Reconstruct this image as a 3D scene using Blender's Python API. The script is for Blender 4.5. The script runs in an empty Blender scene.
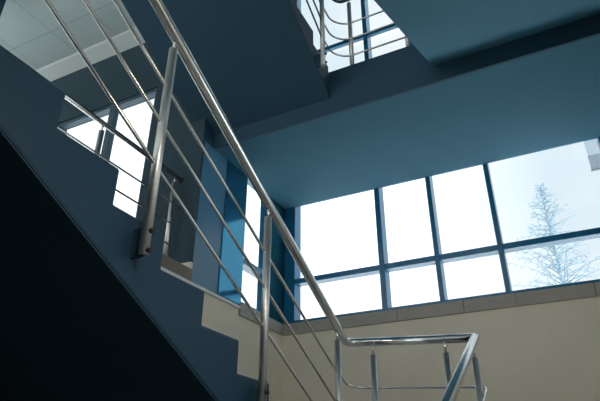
import bpy, bmesh, math, random
from mathutils import Vector, Matrix
random.seed(7)
scn = bpy.context.scene
C = scn.collection

# ------------------------------------------------------------------ materials
def mat(name, base, rough=0.6, metal=0.0, spec=0.4, var=0.0, vscale=6.0, bump=0.0, bscale=60.0, coat=0.0, stretch=None):
    m = bpy.data.materials.new(name); m.use_nodes = True
    nt = m.node_tree; N = nt.nodes; L = nt.links
    b = N['Principled BSDF']
    b.inputs['Roughness'].default_value = rough
    b.inputs['Metallic'].default_value = metal
    b.inputs['Specular IOR Level'].default_value = spec
    b.inputs['Coat Weight'].default_value = coat
    b.inputs['Coat Roughness'].default_value = 0.05
    tc = N.new('ShaderNodeTexCoord'); mp = N.new('ShaderNodeMapping')
    if stretch: mp.inputs['Scale'].default_value = stretch
    L.new(tc.outputs['Object'], mp.inputs['Vector'])
    nz = N.new('ShaderNodeTexNoise'); nz.inputs['Scale'].default_value = vscale
    nz.inputs['Detail'].default_value = 6
    L.new(mp.outputs['Vector'], nz.inputs['Vector'])
    rp = N.new('ShaderNodeValToRGB')
    rp.color_ramp.elements[0].position = 0.3; rp.color_ramp.elements[1].position = 0.7
    rp.color_ramp.elements[0].color = (*[c*(1-var) for c in base], 1)
    rp.color_ramp.elements[1].color = (*[min(1, c*(1+var)) for c in base], 1)
    L.new(nz.outputs['Fac'], rp.inputs['Fac'])
    L.new(rp.outputs['Color'], b.inputs['Base Color'])
    if bump:
        n2 = N.new('ShaderNodeTexNoise'); n2.inputs['Scale'].default_value = bscale; n2.inputs['Detail'].default_value = 4
        L.new(mp.outputs['Vector'], n2.inputs['Vector'])
        bp = N.new('ShaderNodeBump'); bp.inputs['Strength'].default_value = bump; bp.inputs['Distance'].default_value = 0.01
        L.new(n2.outputs['Fac'], bp.inputs['Height']); L.new(bp.outputs['Normal'], b.inputs['Normal'])
    return m

M_cream_shade = mat('shaded_cream_edge', (0.20, 0.17, 0.135), 0.7, var=0.06)  # cream slab edge with its shade put into the colour
M_hall = mat('shade_darkened_hall_grey', (0.036, 0.068, 0.088), 0.7, spec=0.2, var=0.05, vscale=2, bump=0.05, bscale=70)  # backlit wall: its shade is put into this darker colour
M_dark = mat('shade_deepened_blue', (0.030, 0.075, 0.113), 0.7, spec=0.2, var=0.05, vscale=2, bump=0.06, bscale=70)  # darker copy of the soffit blue, shade put into the colour
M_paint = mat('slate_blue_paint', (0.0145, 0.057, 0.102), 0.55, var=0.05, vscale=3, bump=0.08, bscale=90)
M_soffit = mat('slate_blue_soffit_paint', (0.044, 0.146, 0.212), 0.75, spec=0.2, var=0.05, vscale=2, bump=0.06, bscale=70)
M_gloss = mat('satin_slate_blue_paint', (0.070, 0.190, 0.300), 0.30, spec=0.5, var=0.05, vscale=3, bump=0.03, bscale=6)
M_panel = mat('glossy_teal_panel', (0.040, 0.235, 0.380), 0.10, metal=0.85, spec=0.6, var=0.05, vscale=4, bump=0.12, bscale=3.2)
M_cream = mat('cream_wall_paint', (0.78, 0.70, 0.565), 0.8, spec=0.2, var=0.04, vscale=2.5, bump=0.08, bscale=80)
M_stone = mat('grey_sill_stone', (0.37, 0.34, 0.295), 0.55, var=0.06, vscale=18, bump=0.05, bscale=120)
M_tread = mat('pale_tread_stone', (0.68, 0.69, 0.66), 0.45, var=0.08, vscale=14)
M_frame = mat('blue_aluminium_frame', (0.014, 0.150, 0.290), 0.24, spec=0.6, var=0.04, vscale=10)
M_frame_hall = mat('slate_window_frame', (0.060, 0.105, 0.140), 0.4, spec=0.4, var=0.04, vscale=10)
M_frame_dark = mat('dark_teal_corner_post', (0.008, 0.075, 0.115), 0.7, spec=0.05, var=0.04, vscale=10)
M_steel = mat('brushed_stainless_steel', (0.75, 0.74, 0.71), 0.20, metal=1.0, var=0.05, vscale=30)
M_steel_post = mat('satin_stainless_steel', (0.74, 0.73, 0.70), 0.40, metal=1.0, var=0.07, vscale=40)
M_black = mat('black_bolt_steel', (0.02, 0.02, 0.022), 0.4, var=0.05)
M_plaster = mat('white_ceiling_plaster', (0.78, 0.83, 0.81), 0.8, var=0.02, vscale=3)
M_floor = mat('grey_floor_tile', (0.52, 0.53, 0.52), 0.4, var=0.08, vscale=5)
M_wallgrey = mat('pale_grey_wall_paint', (0.70, 0.71, 0.69), 0.8, var=0.03, vscale=2)
M_bark = mat('hazed_bark', (0.20, 0.29, 0.36), 0.9, var=0.12, vscale=8)  # bark paled and blued: bright-sky haze put into the colour
M_twig = mat('hazed_twig', (0.25, 0.36, 0.44), 0.9, var=0.15, vscale=3)  # twigs paled the same way, haze painted in
M_snow = mat('snowy_ground', (0.62, 0.66, 0.68), 0.9, var=0.08, vscale=0.3)
M_boxwhite = mat('white_metal_casing', (0.72, 0.76, 0.78), 0.5, var=0.03)
M_boxgrey = mat('grey_metal_casing', (0.34, 0.37, 0.40), 0.5, var=0.05)

def tile_material():
    m = bpy.data.materials.new('ceiling_tile_grid'); m.use_nodes = True
    nt = m.node_tree; N = nt.nodes; L = nt.links; b = N['Principled BSDF']
    tc = N.new('ShaderNodeTexCoord'); mp = N.new('ShaderNodeMapping')
    mp.inputs['Location'].default_value = (0.185, 0.33, 0)
    L.new(tc.outputs['Object'], mp.inputs['Vector'])
    br = N.new('ShaderNodeTexBrick'); br.offset = 0.0; br.squash = 1.0
    br.inputs['Scale'].default_value = 1.0
    br.inputs['Mortar Size'].default_value = 0.010; br.inputs['Mortar Smooth'].default_value = 0.2
    br.inputs['Brick Width'].default_value = 0.6; br.inputs['Row Height'].default_value = 0.6
    br.inputs['Color1'].default_value = (0.60, 0.68, 0.67, 1); br.inputs['Color2'].default_value = (0.62, 0.70, 0.69, 1)
    br.inputs['Mortar'].default_value = (0.49, 0.57, 0.57, 1)
    L.new(mp.outputs['Vector'], br.inputs['Vector']); L.new(br.outputs['Color'], b.inputs['Base Color'])
    b.inputs['Roughness'].default_value = 0.85
    return m
M_tile = tile_material()

def glass_material():
    m = bpy.data.materials.new('window_glass'); m.use_nodes = True
    nt = m.node_tree; N = nt.nodes; L = nt.links
    for n in list(N):
        if n.type != 'OUTPUT_MATERIAL': N.remove(n)
    out = [n for n in N if n.type == 'OUTPUT_MATERIAL'][0]
    tr = N.new('ShaderNodeBsdfTransparent'); tr.inputs['Color'].default_value = (0.95, 0.985, 1.0, 1)
    gl = N.new('ShaderNodeBsdfGlossy'); gl.inputs['Roughness'].default_value = 0.02
    lw = N.new('ShaderNodeLayerWeight'); lw.inputs['Blend'].default_value = 0.5
    pw = N.new('ShaderNodeMath'); pw.operation = 'POWER'; pw.inputs[1].default_value = 5.0
    ml = N.new('ShaderNodeMath'); ml.operation = 'MULTIPLY_ADD'; ml.inputs[1].default_value = 0.5; ml.inputs[2].default_value = 0.03
    mx = N.new('ShaderNodeMixShader')
    L.new(lw.outputs['Facing'], pw.inputs[0]); L.new(pw.outputs[0], ml.inputs[0]); L.new(ml.outputs[0], mx.inputs['Fac'])
    L.new(tr.outputs['BSDF'], mx.inputs[1]); L.new(gl.outputs['BSDF'], mx.inputs[2])
    L.new(mx.outputs['Shader'], out.inputs['Surface'])
    return m
M_glass = glass_material()

# ------------------------------------------------------------------ mesh helpers
def box(bm, x0, x1, y0, y1, z0, z1):
    vs = [bm.verts.new((x, y, z)) for z in (z0, z1) for y in (y0, y1) for x in (x0, x1)]
    for f in ((0, 2, 3, 1), (4, 5, 7, 6), (0, 1, 5, 4), (2, 6, 7, 3), (0, 4, 6, 2), (1, 3, 7, 5)):
        bm.faces.new([vs[i] for i in f])

def prism_x(bm, poly, x0, x1):
    """polygon of (y, z) extruded along X"""
    a = [bm.verts.new((x0, y, z)) for y, z in poly]
    b = [bm.verts.new((x1, y, z)) for y, z in poly]
    n = len(poly)
    bm.faces.new(a); bm.faces.new(b[::-1])
    for i in range(n):
        j = (i+1) % n
        bm.faces.new((a[i], b[i], b[j], a[j]))

def fillet(pts, radii, n=8):
    pts = [Vector(p) for p in pts]; out = [pts[0]]
    for i in range(1, len(pts)-1):
        p, a, b = pts[i], pts[i-1], pts[i+1]
        r = radii if not isinstance(radii, (list, tuple)) else radii[i-1]
        u = (a-p); v = (b-p)
        d = min(r, u.length*0.49, v.length*0.49)
        if d < 1e-4:
            out.append(p); continue
        q0 = p+u.normalized()*d; q1 = p+v.normalized()*d
        for k in range(n+1):
            t = k/n
            out.append(q0*(1-t)**2+p*2*t*(1-t)+q1*t*t)
    out.append(pts[-1])
    return out

def tube(bm, path, r, seg=12, cap=True, r2=None):
    path = [Vector(p) for p in path]; n = len(path)
    T = []
    for i in range(n):
        a = (path[i]-path[i-1]).normalized() if i > 0 else None
        b = (path[i+1]-path[i]).normalized() if i < n-1 else None
        T.append(((a or b)+(b or a)).normalized())
    ref = Vector((0, 0, 1)) if abs(T[0].z) < 0.9 else Vector((1, 0, 0))
    u = T[0].cross(ref).normalized(); rings = []
    for i in range(n):
        if i > 0:
            u = (u-T[i]*u.dot(T[i])).normalized()
        v = T[i].cross(u)
        s = 1.0
        if 0 < i < n-1:
            c = (path[i]-path[i-1]).normalized().dot(T[i]); s = 1/max(c, 0.5)
        rr = r if r2 is None else r+(r2-r)*i/(n-1)
        # widen in the bend plane for a clean mitre
        bend = Vector((0, 0, 0))
        if 0 < i < n-1:
            bend = ((path[i+1]-path[i]).normalized()-(path[i]-path[i-1]).normalized())
        bn = bend.normalized() if bend.length > 1e-6 else None
        ring = []
        for k in range(seg):
            an = 2*math.pi*k/seg
            o = (u*math.cos(an)+v*math.sin(an))*rr
            if bn is not None: o = o+bn*(o.dot(bn))*(s-1)
            ring.append(bm.verts.new(path[i]+o))
        rings.append(ring)
    for i in range(n-1):
        for k in range(seg):
            j = (k+1) % seg
            f = bm.faces.new((rings[i][k], rings[i][j], rings[i+1][j], rings[i+1][k])); f.smooth = True
    if cap:
        bm.faces.new(rings[0][::-1]); bm.faces.new(rings[-1])

def obj(name, bm, m, parent=None, bevel=0.0):
    bmesh.ops.recalc_face_normals(bm, faces=bm.faces[:])
    me = bpy.data.meshes.new(name); bm.to_mesh(me); bm.free()
    me.materials.append(m)
    o = bpy.data.objects.new(name, me); C.objects.link(o)
    if parent is not None: o.parent = parent
    if bevel:
        md = o.modifiers.new('bevel', 'BEVEL'); md.width = bevel; md.segments = 2; md.limit_method = 'ANGLE'
    return o

def inv(o):                                    # keep world coordinates under a located Empty
    o.matrix_parent_inverse = Matrix.Translation(o.parent.location).inverted() if o.parent.parent is None else Matrix()
    return o

def tag(o, label=None, cat=None, group=None, kind=None):
    if label: o['label'] = label
    if cat: o['category'] = cat
    if group: o['group'] = group
    if kind: o['kind'] = kind
    return o

def empty(name, loc=(0, 0, 0)):
    o = bpy.data.objects.new(name, None); C.objects.link(o); o.location = loc; o.empty_display_size = 0.1
    return o

def new(): return bmesh.new()
def boxes(name, lst, m, parent=None, bevel=0.0, kind=None):
    bm = new()
    for b in lst: box(bm, *b)
    o = obj(name, bm, m, parent, bevel)
    if parent is not None: inv(o)
    if kind: o['kind'] = kind
    return o

# ------------------------------------------------------------------ key dimensions (metres, eye at the origin)
SX = -1.42          # well-side face of the left flights
FX = -2.75          # outer face of the left flights
RX = -0.475          # well-side face of the right flights
WR = 0.86           # right wall face
LW = -2.60          # left wall face of the landing bay
YL = 3.387          # landing edge
YW = 4.773          # far wall face
YH = 3.225          # hall outer wall face
RISE, GO = 0.1525, 0.30
ZLAND = -0.132; ZHALL = 1.5455; ZLOW = -1.8095
ZSOF = 2.78; ZUP = 3.224
ZSILL = 1.47; ZCEIL = 4.40
ZTOP = 6.7

def S(o): o['kind'] = 'structure'; return o

# ------------------------------------------------------------------ setting: floors
S(boxes('floor', [(-9, WR, -6, YW, ZLOW-0.25, ZLOW)], M_floor))
S(boxes('floor_landing', [(LW, WR, YL, YW, ZLAND-0.30, ZLAND)], M_floor))
S(boxes('floor_hall', [(-9, LW-0.005, -6, YH-0.002, ZHALL-0.30, ZHALL), (LW-0.005, WR, -6, 0.385, ZHALL-0.30, ZHALL)], M_floor))
# the landing overhead: beam and slab, seen from below
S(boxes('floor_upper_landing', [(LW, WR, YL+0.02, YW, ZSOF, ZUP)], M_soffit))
S(boxes('trim_2', [(LW, WR, YL, YL+0.02, ZSOF, ZUP)], M_dark))  # thin facing on the slab edge, its shade painted in
# ceiling of the hall and the roof of the stairwell
S(boxes('ceiling_hall', [(-9, FX-0.09, -6, YH, ZCEIL, ZCEIL+0.12)], M_tile))
bm = new()
prism_x(bm, [(3.03, ZCEIL-0.001), (3.05, ZCEIL-0.012), (YH-0.005, ZCEIL-0.052), (YH-0.005, ZCEIL-0.001)], -9, FX-0.10)
S(obj('trim_1', bm, M_plaster))
S(boxes('ceiling', [(FX-0.09, WR, -6, YW, ZTOP, ZTOP+0.15)], M_soffit))

# ------------------------------------------------------------------ setting: walls
# far wall: cream below the sill, windows above; upper storey spandrel above the landing slab
S(boxes('wall_far', [(LW, WR, YW, YW+0.22, ZLOW, ZSILL-0.11)], M_cream))
S(boxes('wall_far_upper', [(LW, WR, YW, YW+0.22, ZSOF+0.13, 4.48), (LW, WR, YW, YW+0.22, 6.62, ZTOP)], M_paint))
# left side of the landing bay
S(boxes('wall_left', [(LW-0.2, LW, YH, YW+0.22, ZLOW, ZSILL-0.11), (LW-0.2, LW, YH+0.03, 3.975, ZSILL-0.11, ZSILL-0.02), (LW-0.2, LW, YH, YH+0.03, ZSILL-0.11, ZHALL+0.06)], M_cream))
S(boxes('wall_left_pier', [(LW-0.2, LW, YH+0.03, 3.975, ZSILL-0.02, ZSOF), ], M_gloss))
S(boxes('wall_left_upper', [(LW-0.2, LW, YH+0.03, 3.955, ZSOF, ZTOP), (LW-0.2, LW, 3.955, YW+0.22, ZSOF+0.13, 4.48), (LW-0.2, LW, 3.955, YW+0.22, 6.62, ZTOP)], M_paint))
# wall below the hall slab beside the stair
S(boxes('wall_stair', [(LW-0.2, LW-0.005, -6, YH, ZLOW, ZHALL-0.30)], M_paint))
S(boxes('trim_3', [(LW-0.004, LW+0.02, 2.40, 3.955, ZSILL-0.055, ZSILL-0.030)], M_tread, bevel=0.003))
S(boxes('trim_4', [(LW-0.0045, LW+0.004, 0.40, YH+0.03, ZSILL-0.030, ZHALL+0.002)], M_cream_shade))  # thin strip added to carry the shade on the cream slab edge
# hall outer wall with its window openings
HW0, HW1, HWZ0, HWZ1 = -4.68, -3.255, 1.72, 3.63
S(boxes('wall_hall', [(-9, LW-0.2, YH, YH+0.24, ZHALL+0.06, HWZ0),
                      (-9, LW-0.2, YH, YH+0.14, HWZ1, ZCEIL+0.4),
                      (HW1, LW-0.2, YH, YH+0.14, HWZ0, HWZ1),
                      (-5.3, HW0, YH, YH+0.14, HWZ0, HWZ1),
                      (-9, -7.6, YH, YH+0.14, HWZ0, HWZ1),
                      (LW-0.2, LW, YH, YH+0.03, ZHALL+0.06, ZCEIL+0.4)], M_hall))
S(boxes('wall_hall_base', [(-9, LW-0.2, YH, YH+0.24, ZHALL-0.40, ZHALL+0.06)], M_cream))
S(boxes('wall_hall_left', [(-9.2, -9, -6, YH+0.24, ZLOW, ZHALL+0.5), (-9.2, -9, -6, YH+0.24, ZCEIL-0.2, ZCEIL+0.4)], M_wallgrey))
S(boxes('wall_right', [(WR, WR+0.2, -6, 1.95, ZLOW, ZTOP), (WR, WR+0.2, 1.95, 3.40, ZLOW, 0.50), (WR, WR+0.2, 1.95, 3.40, 1.90, ZTOP), (WR, WR+0.2, 3.40, YW+0.22, ZLOW, ZTOP)], M_wallgrey))
S(boxes('wall_back', [(-9, WR, -6.2, -6.0, ZLOW, ZHALL-0.30)], M_wallgrey))
S(boxes('wall_upper_side', [(FX-0.09, FX-0.02, -6, YH, ZCEIL+0.12, ZTOP)], M_paint))
# a square column of the hall, only its edge is in the picture
S(boxes('column', [(-4.54, -4.113, 1.57, 2.0, ZHALL, ZCEIL-0.001)], M_paint))

# ------------------------------------------------------------------ windows
def window(name, axis, plane, edges, z0, zt, z1, sill=None, deep=0.16, td=0.125, tw=0.055, outward=1, off=0.015, fm=None):
    fm = fm or M_frame
    """axis 'x': bays run along X on plane Y = plane.  edges: (a, b) of each upright from one end to the other"""
    w = empty(name, (0, 0, 0)); S(w)
    f0 = plane+outward*off; f1 = plane+outward*deep; g = plane+outward*(deep-0.04)
    def B(a0, a1, d0, d1, zz0, zz1):
        d0, d1 = min(d0, d1), max(d0, d1)
        return (a0, a1, d0, d1, zz0, zz1) if axis == 'x' else (d0, d1, a0, a1, zz0, zz1)
    A0, A1 = edges[0][0], edges[-1][1]
    boxes('frame', [B(A0, A1, f0, f1, z1-0.045, z1), B(A0, A1, f0, f1, z0, z0+0.035),
                    B(edges[0][0], edges[0][1], f0, f1, z0+0.035, z1-0.045), B(edges[-1][0], edges[-1][1], f0, f1, z0+0.035, z1-0.045)], fm, w, bevel=0.003)
    for a, b in edges[1:-1]:
        boxes('mullion', [B(a, b, f0, f1, z0+0.035, z1-0.045)], fm, w, bevel=0.003)
    for (a0, a1), (b0, b1) in zip(edges[:-1], edges[1:]):
        if zt:
            boxes('transom', [B(a1, b0, f0+outward*0.006, plane+outward*td, zt-tw, zt)], fm, w, bevel=0.003)
            boxes('pane', [B(a1-0.004, b0+0.004, g, g+0.006, z0+0.03, zt-tw+0.004)], M_glass, w)
            boxes('pane', [B(a1-0.004, b0+0.004, g, g+0.006, zt-0.004, z1-0.04)], M_glass, w)
        else:
            boxes('pane', [B(a1-0.004, b0+0.004, g, g+0.006, z0+0.03, z1-0.04)], M_glass, w)
    return w

w1 = window('window_1', 'x', YW, [(-2.60, -2.475), (-1.55, -1.495), (-1.005, -0.96), (-0.440, -0.395), (0.565, 0.61), (WR-0.05, WR)], ZSILL, 1.945, ZSOF+0.13)
cuts = [LW, -2.0, -1.4, -0.8, -0.37, 0.23, WR]
for a, b in zip(cuts[:-1], cuts[1:]):
    boxes('sill', [(a+0.0015, b-0.0015, YW-0.022, YW+0.20, ZSILL-0.11, ZSILL)], M_stone, w1, bevel=0.003)
w2 = window('window_2', 'y', LW, [(3.975, 3.99), (4.515, 4.53)], ZSILL, 1.93, ZSOF+0.13, outward=-1)
boxes('corner_post', [(LW-0.16, LW-0.012, 4.531, YW+0.16, ZSILL, ZSOF+0.13)], M_frame_dark, w2)
boxes('sill', [(LW-0.20, LW+0.022, 3.957, YW-0.024, ZSILL-0.11, ZSILL)], M_stone, w2, bevel=0.003)
window('window_3', 'x', YW, [(-2.60, -2.475), (-1.55, -1.495), (-1.005, -0.96), (-0.440, -0.395), (0.565, 0.61), (WR-0.05, WR)], 4.48, 5.0, 6.62, td=0.07)
window('window_4', 'y', LW, [(3.955, 3.975), (4.47, YW+0.0)], 4.48, 5.0, 6.62, outward=-1, td=0.07)
window('window_added', 'y', WR, [(1.95, 2.0), (2.65, 2.70), (3.35, 3.40)], 0.50, None, 1.90)  # unseen window added in the right wall to light stringer and cream walls
window('window_5', 'x', YH, [(HW0, HW0+0.04), (-3.90, -3.82), (HW1-0.03, HW1)], HWZ0, None, HWZ1, deep=0.075, fm=M_frame_hall)
window('window_6', 'x', YH, [(-7.6, -7.55), (-6.5, -6.42), (-5.35, -5.3)], HWZ0, None, HWZ1, deep=0.075, fm=M_frame_hall)

p = boxes('cladding_panel', [(LW, LW+0.012, 3.62, 3.97, ZSILL-0.018, ZSOF-0.002)], M_panel, bevel=0.003)
tag(p, 'tall glossy teal blue panel between the satin blue pier and the narrow side window', 'panel')

# ------------------------------------------------------------------ stair flights
def flight(name, label, x0, x1, y_low, z_low, n, up_dir, soffit_pts, m, tread=True, cat='staircase', shade_sheet=None):
    """y_low,z_low: foot of the lowest riser (floor level there). up_dir +1/-1 along Y."""
    root = empty(name, ((x0+x1)/2, y_low, z_low))
    tag(root, label, cat)
    poly = [(y_low, z_low)]
    y, z = y_low, z_low
    for k in range(n-1):
        z += RISE; poly.append((y, z)); y += up_dir*GO; poly.append((y, z))
    z += RISE; poly.append((y, z))
    poly += soffit_pts(y, z)
    bm = new(); prism_x(bm, poly, x0, x1)
    inv(obj('flight_body', bm, m, root, bevel=0.012))
    if shade_sheet:
        (ya, za), (yb, zb) = shade_sheet
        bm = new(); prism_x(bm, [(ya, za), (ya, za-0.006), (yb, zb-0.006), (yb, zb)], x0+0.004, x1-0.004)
        inv(obj('soffit_shade_sheet', bm, M_dark, root))  # thin sheet added under the flight, underside shade in its colour
    if tread:
        y, z = y_low, z_low
        for k in range(n-1):
            z += RISE
            a, b = sorted((y-up_dir*0.002, y+up_dir*(GO-0.003)))
            inv(boxes('tread', [(x0+0.03, x1-0.02, a, b, z+0.001, z+0.009)], M_tread, root, bevel=0.003))
            y += up_dir*GO
    return root

# left flight: from the mid landing up towards the viewer
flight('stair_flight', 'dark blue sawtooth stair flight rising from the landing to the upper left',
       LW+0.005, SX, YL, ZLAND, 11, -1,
       lambda y, z: [(y, ZHALL-0.37+0.06), (0.797, 0.968), (YL, 0.968-0.508*(YL-0.797)), (YL, ZLAND)], M_paint, shade_sheet=((0.797, 0.968), (YL, 0.968-0.508*(YL-0.797))))
# right flight under the viewer
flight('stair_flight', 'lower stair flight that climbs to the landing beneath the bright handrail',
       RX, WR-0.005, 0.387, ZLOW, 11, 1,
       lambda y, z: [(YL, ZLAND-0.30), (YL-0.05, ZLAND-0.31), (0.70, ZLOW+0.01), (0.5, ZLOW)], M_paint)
# overhead right flight, seen from below
bm = new()
so = lambda y: 2.944+0.508*(y-YL)
poly = [(0.387, ZHALL)]
y, z = 0.387, ZHALL
for k in range(10):
    z += RISE; poly.append((y, z)); y += GO; poly.append((y, z))
z = ZUP-0.003; poly.append((y-0.002, z)); poly += [(YL-0.001, z), (YL-0.001, so(YL)), (0.387, so(0.387))]
r = empty('stair_flight', (0.15, 0.387, ZHALL)); tag(r, 'overhead stair flight at the top right showing its pale blue soffit', 'staircase')
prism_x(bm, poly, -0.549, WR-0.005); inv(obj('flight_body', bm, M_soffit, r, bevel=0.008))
# overhead left flight
so2 = lambda y: 2.973-0.508*(y-3.316)
poly = [(YL-0.001, ZUP-0.01), (3.365, ZUP-0.01), (3.365, 3.27)]
y, z = 3.365, 3.27
for k in range(10):
    y -= GO; poly.append((y, z)); z += RISE-0.005*(k < 1); poly.append((y, z))
poly += [(y-0.3, z), (y-0.3, so2(y-0.3)), (YL-0.001, so2(YL))]
r = empty('stair_flight', (-2.08, YL, ZUP)); tag(r, 'overhead stair flight with dark soffit running from the beam to the top centre', 'staircase')
bm = new(); prism_x(bm, poly, LW+0.005, SX)
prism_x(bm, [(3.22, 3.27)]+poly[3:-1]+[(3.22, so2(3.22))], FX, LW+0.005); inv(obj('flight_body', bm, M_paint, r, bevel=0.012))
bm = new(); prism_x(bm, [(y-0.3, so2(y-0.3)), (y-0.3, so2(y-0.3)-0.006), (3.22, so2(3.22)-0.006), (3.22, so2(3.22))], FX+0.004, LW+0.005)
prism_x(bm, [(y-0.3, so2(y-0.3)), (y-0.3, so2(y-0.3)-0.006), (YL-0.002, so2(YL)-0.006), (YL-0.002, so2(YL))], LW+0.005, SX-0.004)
inv(obj('soffit_shade_sheet', bm, M_dark, r))  # overhead sheets likewise carry painted shade

# ------------------------------------------------------------------ railings
R_RAIL, R_POST, R_BAR, R_STUD = 0.0275, 0.0200, 0.0076, 0.0072
def pipe(name, path, r, m, parent, seg=14):
    bm = new(); tube(bm, path, r, seg); return inv(obj(name, bm, m, parent))

def post(parent, x, y, z0, ztube, zrail, bolts=(), axis='x', sgn=-1, reach=0.06, clamps=()):
    p = pipe('post', [(x, y, z0), (x, y, ztube)], R_POST, M_steel_post, parent, 18)
    def sub(nm, path, r, m):
        bm = new(); tube(bm, path, r, 10); o = obj(nm, bm, m, p)
        return o
    sub('stud', [(x, y, ztube-0.002), (x, y, zrail)], R_STUD, M_steel)
    d = Vector((1, 0, 0)) if axis == 'x' else Vector((0, 1, 0))
    for zb in bolts:
        c = Vector((x, y, zb))
        sub('bolt_head', [c, c-d*sgn*(R_POST+0.014)], 0.010, M_black)
    if bolts:
        bm = new(); a0, a1 = sorted((0.0, sgn*reach)); z_a, z_b = min(bolts)-0.02, max(bolts)+0.02
        if axis == 'x': box(bm, x+a0, x+a1, y-0.006, y+0.006, z_a, z_b)
        else: box(bm, x-0.006, x+0.006, y+a0, y+a1, z_a, z_b)
        obj('bracket', bm, M_dark, p)
    return p

# --- near railing
root = empty('stair_railing', (0, 0, 0))
tag(root, 'stainless steel railing of the near left flight, turning along the landing with a bright handrail', 'railing')
PX = -1.36
zr = lambda y: 1.855-0.5083*(y-1.41)
RXr = -0.538
zc0, zc1 = 0.872, 0.820
zright = lambda y: zc1-0.5083*(3.43-y)
rail = fillet([(PX, -1.5, zr(0.25)), (PX, 0.25, zr(0.25)), (PX, 3.365, zr(3.365)+0.006), (PX+0.045, 3.43, zc0), (RXr, 3.43, zc1), (RXr, -0.3, zright(-0.3))], [0.05, 0.035, 0.03, 0.006], 6)
pipe('handrail', rail, R_RAIL, M_steel, root, 20)
offs = (1.548, 1.358, 1.152)
nose = lambda y: 1.241-0.5083*(y-0.987)
for yy in (0.51, 1.41, 2.31, 3.233):
    zt = zr(yy)-0.078
    post(root, PX, yy, nose(yy)-0.26, zt, zr(yy)-0.012, bolts=(nose(yy)-0.245, nose(yy)-0.165))
lb = (0.0, -0.19, -0.385)
for k, o in enumerate(offs):
    f = lambda y, o=o: o+0.012*(y-1.41)/1.5-0.5083*(y-1.41)
    bx = PX
    pipe('bar', [(bx, 0.12, f(0.12)), (bx, 3.20, f(3.20)), (bx-0.004, 3.215, f(3.2)+0.02)], R_BAR, M_steel, root, 8)
    za, zb = 0.580+lb[k], 0.527+lb[k]
    path = fillet([(bx, 3.237, za+0.085), (bx+0.012, 3.34, za+0.004), (bx+0.10, 3.40, za-0.006), (-0.505, 3.40, zb), (-0.505, 3.40-0.2, zb-0.10), (-0.505, 0.2, zb-0.10-0.5083*3.0)], [0.09, 0.06, 0.05, 0.05], 10)
    pipe('bar', path, R_BAR, M_steel, root, 8)
for xx in (-1.17, -0.708):
    zz = zc0+(zc1-zc0)*(xx+1.305)/0.75
    post(root, xx, 3.362, ZLAND-0.22, zz-0.100, zz-0.012, bolts=(ZLAND-0.18, ZLAND-0.10), axis='y', sgn=1, reach=0.03)
for yy in (3.32, 2.42, 1.52, 0.62):
    zz = zright(yy)
    post(root, RXr, yy, zz-1.22, zz-0.085, zz-0.012, bolts=(zz-1.19, zz-1.11), sgn=1, reach=0.06)

# --- railing of the storey above
root = empty('stair_railing', (0, 0, 0))
tag(root, 'upper railing with curved bars in front of the window at the top centre', 'railing')
UZ = 4.085
ur = lambda y: UZ+0.02-0.5083*(y-3.39)
rail = fillet([(PX, 0.2, ur(0.2)), (PX, 3.39, ur(3.39)), (PX+0.05, 3.43, UZ), (-0.60, 3.43, UZ-0.01), (-0.60, 3.1, UZ+0.15)], [0.05, 0.05, 0.01], 6)
pipe('handrail', rail, R_RAIL, M_steel, root, 20)
for yy in (1.30, 2.20, 3.11):
    post(root, PX, yy, ur(yy)-1.20, ur(yy)-0.078, ur(yy)-0.012, bolts=(ur(yy)-1.17, ur(yy)-1.08))
for xx in (-1.223, -0.722):
    post(root, xx, 3.425, ZUP-0.002, UZ-0.085, UZ-0.012)
for k, zl in enumerate((3.727, 3.537, 3.342)):
    f = lambda y, zl=zl: zl+0.01-0.5083*(y-3.09)
    pipe('bar', [(PX, 0.2, f(0.2)), (PX, 3.095, f(3.095))], R_BAR, M_steel, root, 8)
    pipe('bar', fillet([(PX, 3.12, zl+0.015), (PX, 3.30, zl), (PX+0.10, 3.40, zl), (-0.60, 3.40, zl)], [0.07, 0.06], 8), R_BAR, M_steel, root, 8)

# --- guard railing at the edge of the hall floor
root = empty('guard_railing', (0, 0, 0))
tag(root, 'level steel guard railing behind the flight, ending against the dark wall by the left window', 'railing')
GX, GZ = -2.795, 2.405
pipe('handrail', [(GX, -2.0, GZ), (GX, YH-0.03, GZ)], 0.020, M_steel, root, 18)
bm = new(); tube(bm, [(GX, YH-0.014, GZ), (GX, YH-0.001, GZ)], 0.026, 18); inv(obj('wall_flange', bm, M_black, root))
for yy in (0.59, 1.44, 2.29, 3.14):
    post(root, GX, yy, ZHALL, GZ-0.07, GZ-0.012)
for zb in (2.125, 1.94, 1.755):
    pipe('bar', [(GX+0.022, -2.0, zb), (GX+0.022, 3.13, zb)], R_BAR, M_steel, root, 8)

# ------------------------------------------------------------------ outside
S(boxes('ground', [(-60, 60, 5.4, 120, -5.2, -5.0), (-60, 60, -60, -6.4, -2.1, -1.9), (1.3, 60, -6.4, 5.4, -2.1, -1.9), (-60, -9.4, -6.4, 5.4, -2.1, -1.9)], M_snow))

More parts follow.
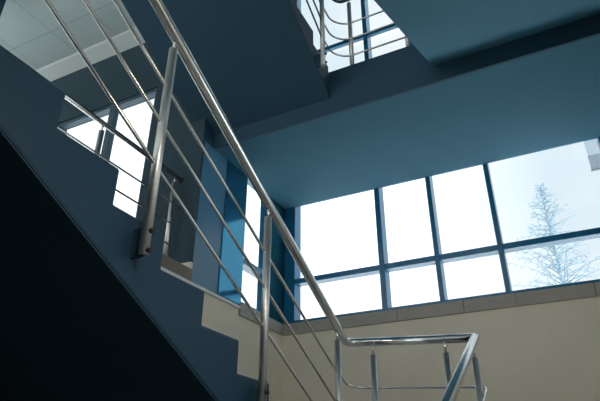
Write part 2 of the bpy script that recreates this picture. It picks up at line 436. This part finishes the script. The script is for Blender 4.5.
def tree(loc, H, R, seed):
    rnd = random.Random(seed)
    root = empty('tree', loc)
    tag(root, 'tall pale feathery tree outside, seen through the right hand panes of the landing window', 'tree')
    bm = new()
    top = Vector((0.0, 0, H)); path = [Vector((0.25*math.sin(t*5)*(1-t)*0.3, 0.1*math.cos(t*4)*(1-t), H*t)) for t in [i/14 for i in range(15)]]
    tube(bm, path, 0.13, 8, r2=0.008); obj('trunk', bm, M_bark, root)
    bb = new(); tw = new()
    def at(t):
        i = min(int(t*14), 13); return path[i].lerp(path[i+1], t*14-i)
    for i in range(150):
        t = 0.58+0.415*(i/150)**0.9
        a = i*2.39996+rnd.uniform(-.4, .4)
        L = R*(1-t)*rnd.uniform(0.35, 1.35)+0.10
        el = 0.55+rnd.uniform(-.3, .35)
        d = Vector((math.cos(a)*math.cos(el), math.sin(a)*math.cos(el), math.sin(el)))
        p0 = at(t); pts = [p0]
        for k in range(1, 6):
            s = k/5
            pts.append(p0+d*L*s+Vector((0, 0, -0.28*L*s*s)))
        tube(bb, pts, 0.016+0.010*(1-t), 4, r2=0.004, cap=False)
        nt = int(5+20*(1-t))
        for j in range(nt):
            s = rnd.uniform(0.2, 1.0)
            q = pts[0].lerp(pts[-1], s) if s > .99 else pts[int(s*5)].lerp(pts[min(int(s*5)+1, 5)], s*5-int(s*5))
            dd = (d*0.5+Vector((rnd.uniform(-1, 1), rnd.uniform(-1, 1), rnd.uniform(-.9, .5)))).normalized()
            l = rnd.uniform(.12, .38)*(0.6+0.6*(1-t))
            mid = q+dd*l*.5+Vector((0, 0, 0.02)); end = q+dd*l+Vector((0, 0, -.06*l))
            tube(tw, [q, mid, end], 0.0075, 3, r2=0.003, cap=False)
            for _ in range(3):
                e = mid+Vector((rnd.uniform(-1, 1), rnd.uniform(-1, 1), rnd.uniform(-.8, .5)))*0.10
                tube(tw, [mid, e], 0.006, 3, r2=0.003, cap=False)
    obj('branches', bb, M_bark, root); obj('twigs', tw, M_twig, root)
    return root
tree((0.05, 20.0, -5.0), 15.25, 7.8, 3)

def frosted(name, col, t):
    m = bpy.data.materials.new(name); m.use_nodes = True; nt = m.node_tree; N = nt.nodes; L = nt.links
    out = [n for n in N if n.type == 'OUTPUT_MATERIAL'][0]; pb = N['Principled BSDF']
    pb.inputs['Base Color'].default_value = (*col, 1); pb.inputs['Roughness'].default_value = 0.5
    tr = N.new('ShaderNodeBsdfTransparent'); tr.inputs['Color'].default_value = (*col, 1)
    mx = N.new('ShaderNodeMixShader'); mx.inputs['Fac'].default_value = t
    L.new(pb.outputs['BSDF'], mx.inputs[1]); L.new(tr.outputs['BSDF'], mx.inputs[2]); L.new(mx.outputs['Shader'], out.inputs['Surface'])
    return m
vb = empty('hanging_panel', (0.65, 5.10, 2.64))  # unidentified pale shape outside, built as a hanging frosted panel
tag(vb, 'pale frosted two tone panel hanging outside at the top right corner of the landing window', 'panel')
inv(boxes('upper_sheet', [(0.478, 0.83, 5.10, 5.112, 2.80, 3.25)], frosted('frosted_clear_sheet', (0.93, 0.96, 0.98), 0.80), vb))
inv(boxes('lower_sheet', [(0.475, 0.83, 5.098, 5.114, 2.645, 2.80)], frosted('frosted_grey_sheet', (0.80, 0.83, 0.86), 0.66), vb))
inv(boxes('hanger_arm', [(0.60, 0.62, 4.994, 5.10, 3.10, 3.13)], M_boxgrey, vb))
inv(boxes('edge_bar', [(0.470, 0.83, 5.092, 5.118, 2.635, 2.645)], M_boxgrey, vb))

# ------------------------------------------------------------------ sky
w = bpy.data.worlds.new('sky'); scn.world = w; w.use_nodes = True
nt = w.node_tree; N = nt.nodes; L = nt.links
bg = N['Background']; SKY = 1.7
tc = N.new('ShaderNodeTexCoord'); mp = N.new('ShaderNodeMapping'); mp.inputs['Scale'].default_value = (1.6, 1.6, 3.2); mp.inputs['Location'].default_value = (0.3, 0.2, 0.1)
nz = N.new('ShaderNodeTexNoise'); nz.inputs['Scale'].default_value = 2.2; nz.inputs['Detail'].default_value = 6; nz.inputs['Roughness'].default_value = 0.55
L.new(tc.outputs['Generated'], mp.inputs['Vector']); L.new(mp.outputs['Vector'], nz.inputs['Vector'])
rp = N.new('ShaderNodeValToRGB')
rp.color_ramp.elements[0].position = 0.40; rp.color_ramp.elements[0].color = (0.510, 0.560, 0.595, 1)
rp.color_ramp.elements[1].position = 0.66; rp.color_ramp.elements[1].color = (0.66, 0.65, 0.64, 1)
L.new(nz.outputs['Fac'], rp.inputs['Fac'])
# whiter towards the left (-X) side of the sky
sp = N.new('ShaderNodeSeparateXYZ'); L.new(tc.outputs['Generated'], sp.inputs['Vector'])
mr = N.new('ShaderNodeMapRange'); mr.inputs['From Min'].default_value = 0.02; mr.inputs['From Max'].default_value = -0.28
L.new(sp.outputs['X'], mr.inputs['Value'])
mx = N.new('ShaderNodeMix'); mx.data_type = 'RGBA'
mh = N.new('ShaderNodeMapRange'); mh.inputs['From Min'].default_value = 0.66; mh.inputs['From Max'].default_value = 0.50
L.new(sp.outputs['Z'], mh.inputs['Value'])
mm = N.new('ShaderNodeMath'); mm.operation = 'MULTIPLY'; L.new(mr.outputs['Result'], mm.inputs[0]); L.new(mh.outputs['Result'], mm.inputs[1])
L.new(mm.outputs[0], mx.inputs['Factor']); L.new(rp.outputs['Color'], mx.inputs[6]); mx.inputs[7].default_value = (0.92, 0.92, 0.91, 1)
# overcast: the sky brightens towards the zenith
mz = N.new('ShaderNodeMapRange'); mz.interpolation_type = 'SMOOTHSTEP'
mz.inputs['From Min'].default_value = 0.76; mz.inputs['From Max'].default_value = 1.0; mz.inputs['To Min'].default_value = SKY; mz.inputs['To Max'].default_value = SKY*6
L.new(sp.outputs['Z'], mz.inputs['Value']); L.new(mz.outputs['Result'], bg.inputs['Strength'])
L.new(mx.outputs[2], bg.inputs['Color'])

# fill lamp added out of view on the overhead soffit, brightening the cream wall
lr = empty('added_fill_light', (0.15, 0.75, so(0.75))); tag(lr, 'added flat white fill light, out of view, under the overhead flight above the lower stairs', 'lamp')
def slab_on_soffit(name, x0, x1, y0, y1, d0, d1, m, bevel=0):
    bm = new(); nrm = Vector((0, 0.453, -0.8915))
    q = [Vector((x, y, so(y)))+nrm*d for d in (d0, d1) for y in (y0, y1) for x in (x0, x1)]
    vs = [bm.verts.new(p) for p in q]
    for fc in ((0, 2, 3, 1), (4, 5, 7, 6), (0, 1, 5, 4), (2, 6, 7, 3), (0, 4, 6, 2), (1, 3, 7, 5)): bm.faces.new([vs[i] for i in fc])
    return inv(obj(name, bm, m, lr, bevel=bevel))
slab_on_soffit('fill_light_housing', -0.17, 0.47, 0.47, 1.03, 0.001, 0.05, M_boxwhite, 0.006)
me_ = bpy.data.materials.new('fill_light_diffuser'); me_.use_nodes = True
pb = me_.node_tree.nodes['Principled BSDF']; pb.inputs['Emission Color'].default_value = (1.0, 0.91, 0.79, 1); pb.inputs['Emission Strength'].default_value = 17
slab_on_soffit('fill_light_diffuser', -0.14, 0.44, 0.50, 1.00, 0.051, 0.062, me_)

# high sun behind the building: it lights the snow outside and the hall floor behind the viewer
sl = bpy.data.lights.new('sun', 'SUN'); sl.energy = 9.0; sl.angle = math.radians(1.0); sl.color = (1.0, 0.96, 0.90)
so_ = bpy.data.objects.new('sun', sl); C.objects.link(so_)
so_.rotation_euler = Vector((-0.20, 0.62, -0.80)).to_track_quat('-Z', 'Y').to_euler(); so_.location = (5, -15, 20)

# ------------------------------------------------------------------ camera
F = 543.8
yaw, pitch, roll = map(math.radians, (26.754, 28.053, 0.156))
cy, sy, cp, sp_ = math.cos(yaw), math.sin(yaw), math.cos(pitch), math.sin(pitch)
f = Vector((-sy*cp, cy*cp, sp_)); r0 = Vector((cy, sy, 0)); u0 = r0.cross(f)
rr = r0*math.cos(roll)+u0*math.sin(roll); uu = u0*math.cos(roll)-r0*math.sin(roll)
cam = bpy.data.cameras.new('camera'); co = bpy.data.objects.new('camera', cam); C.objects.link(co)
cam.sensor_fit = 'HORIZONTAL'; cam.sensor_width = 36; cam.lens = 36*F/600; cam.clip_start = 0.02; cam.clip_end = 500
co.matrix_world = Matrix(((rr.x, uu.x, -f.x, 0), (rr.y, uu.y, -f.y, 0), (rr.z, uu.z, -f.z, 0), (0, 0, 0, 1)))
scn.camera = co

scn.view_settings.view_transform = 'Standard'; scn.view_settings.look = 'None'
scn.view_settings.gamma = 1; scn.view_settings.exposure = 0.0; scn.view_settings.use_curve_mapping = False
scn.cycles.max_bounces = 10; scn.cycles.diffuse_bounces = 6; scn.cycles.transparent_max_bounces = 12
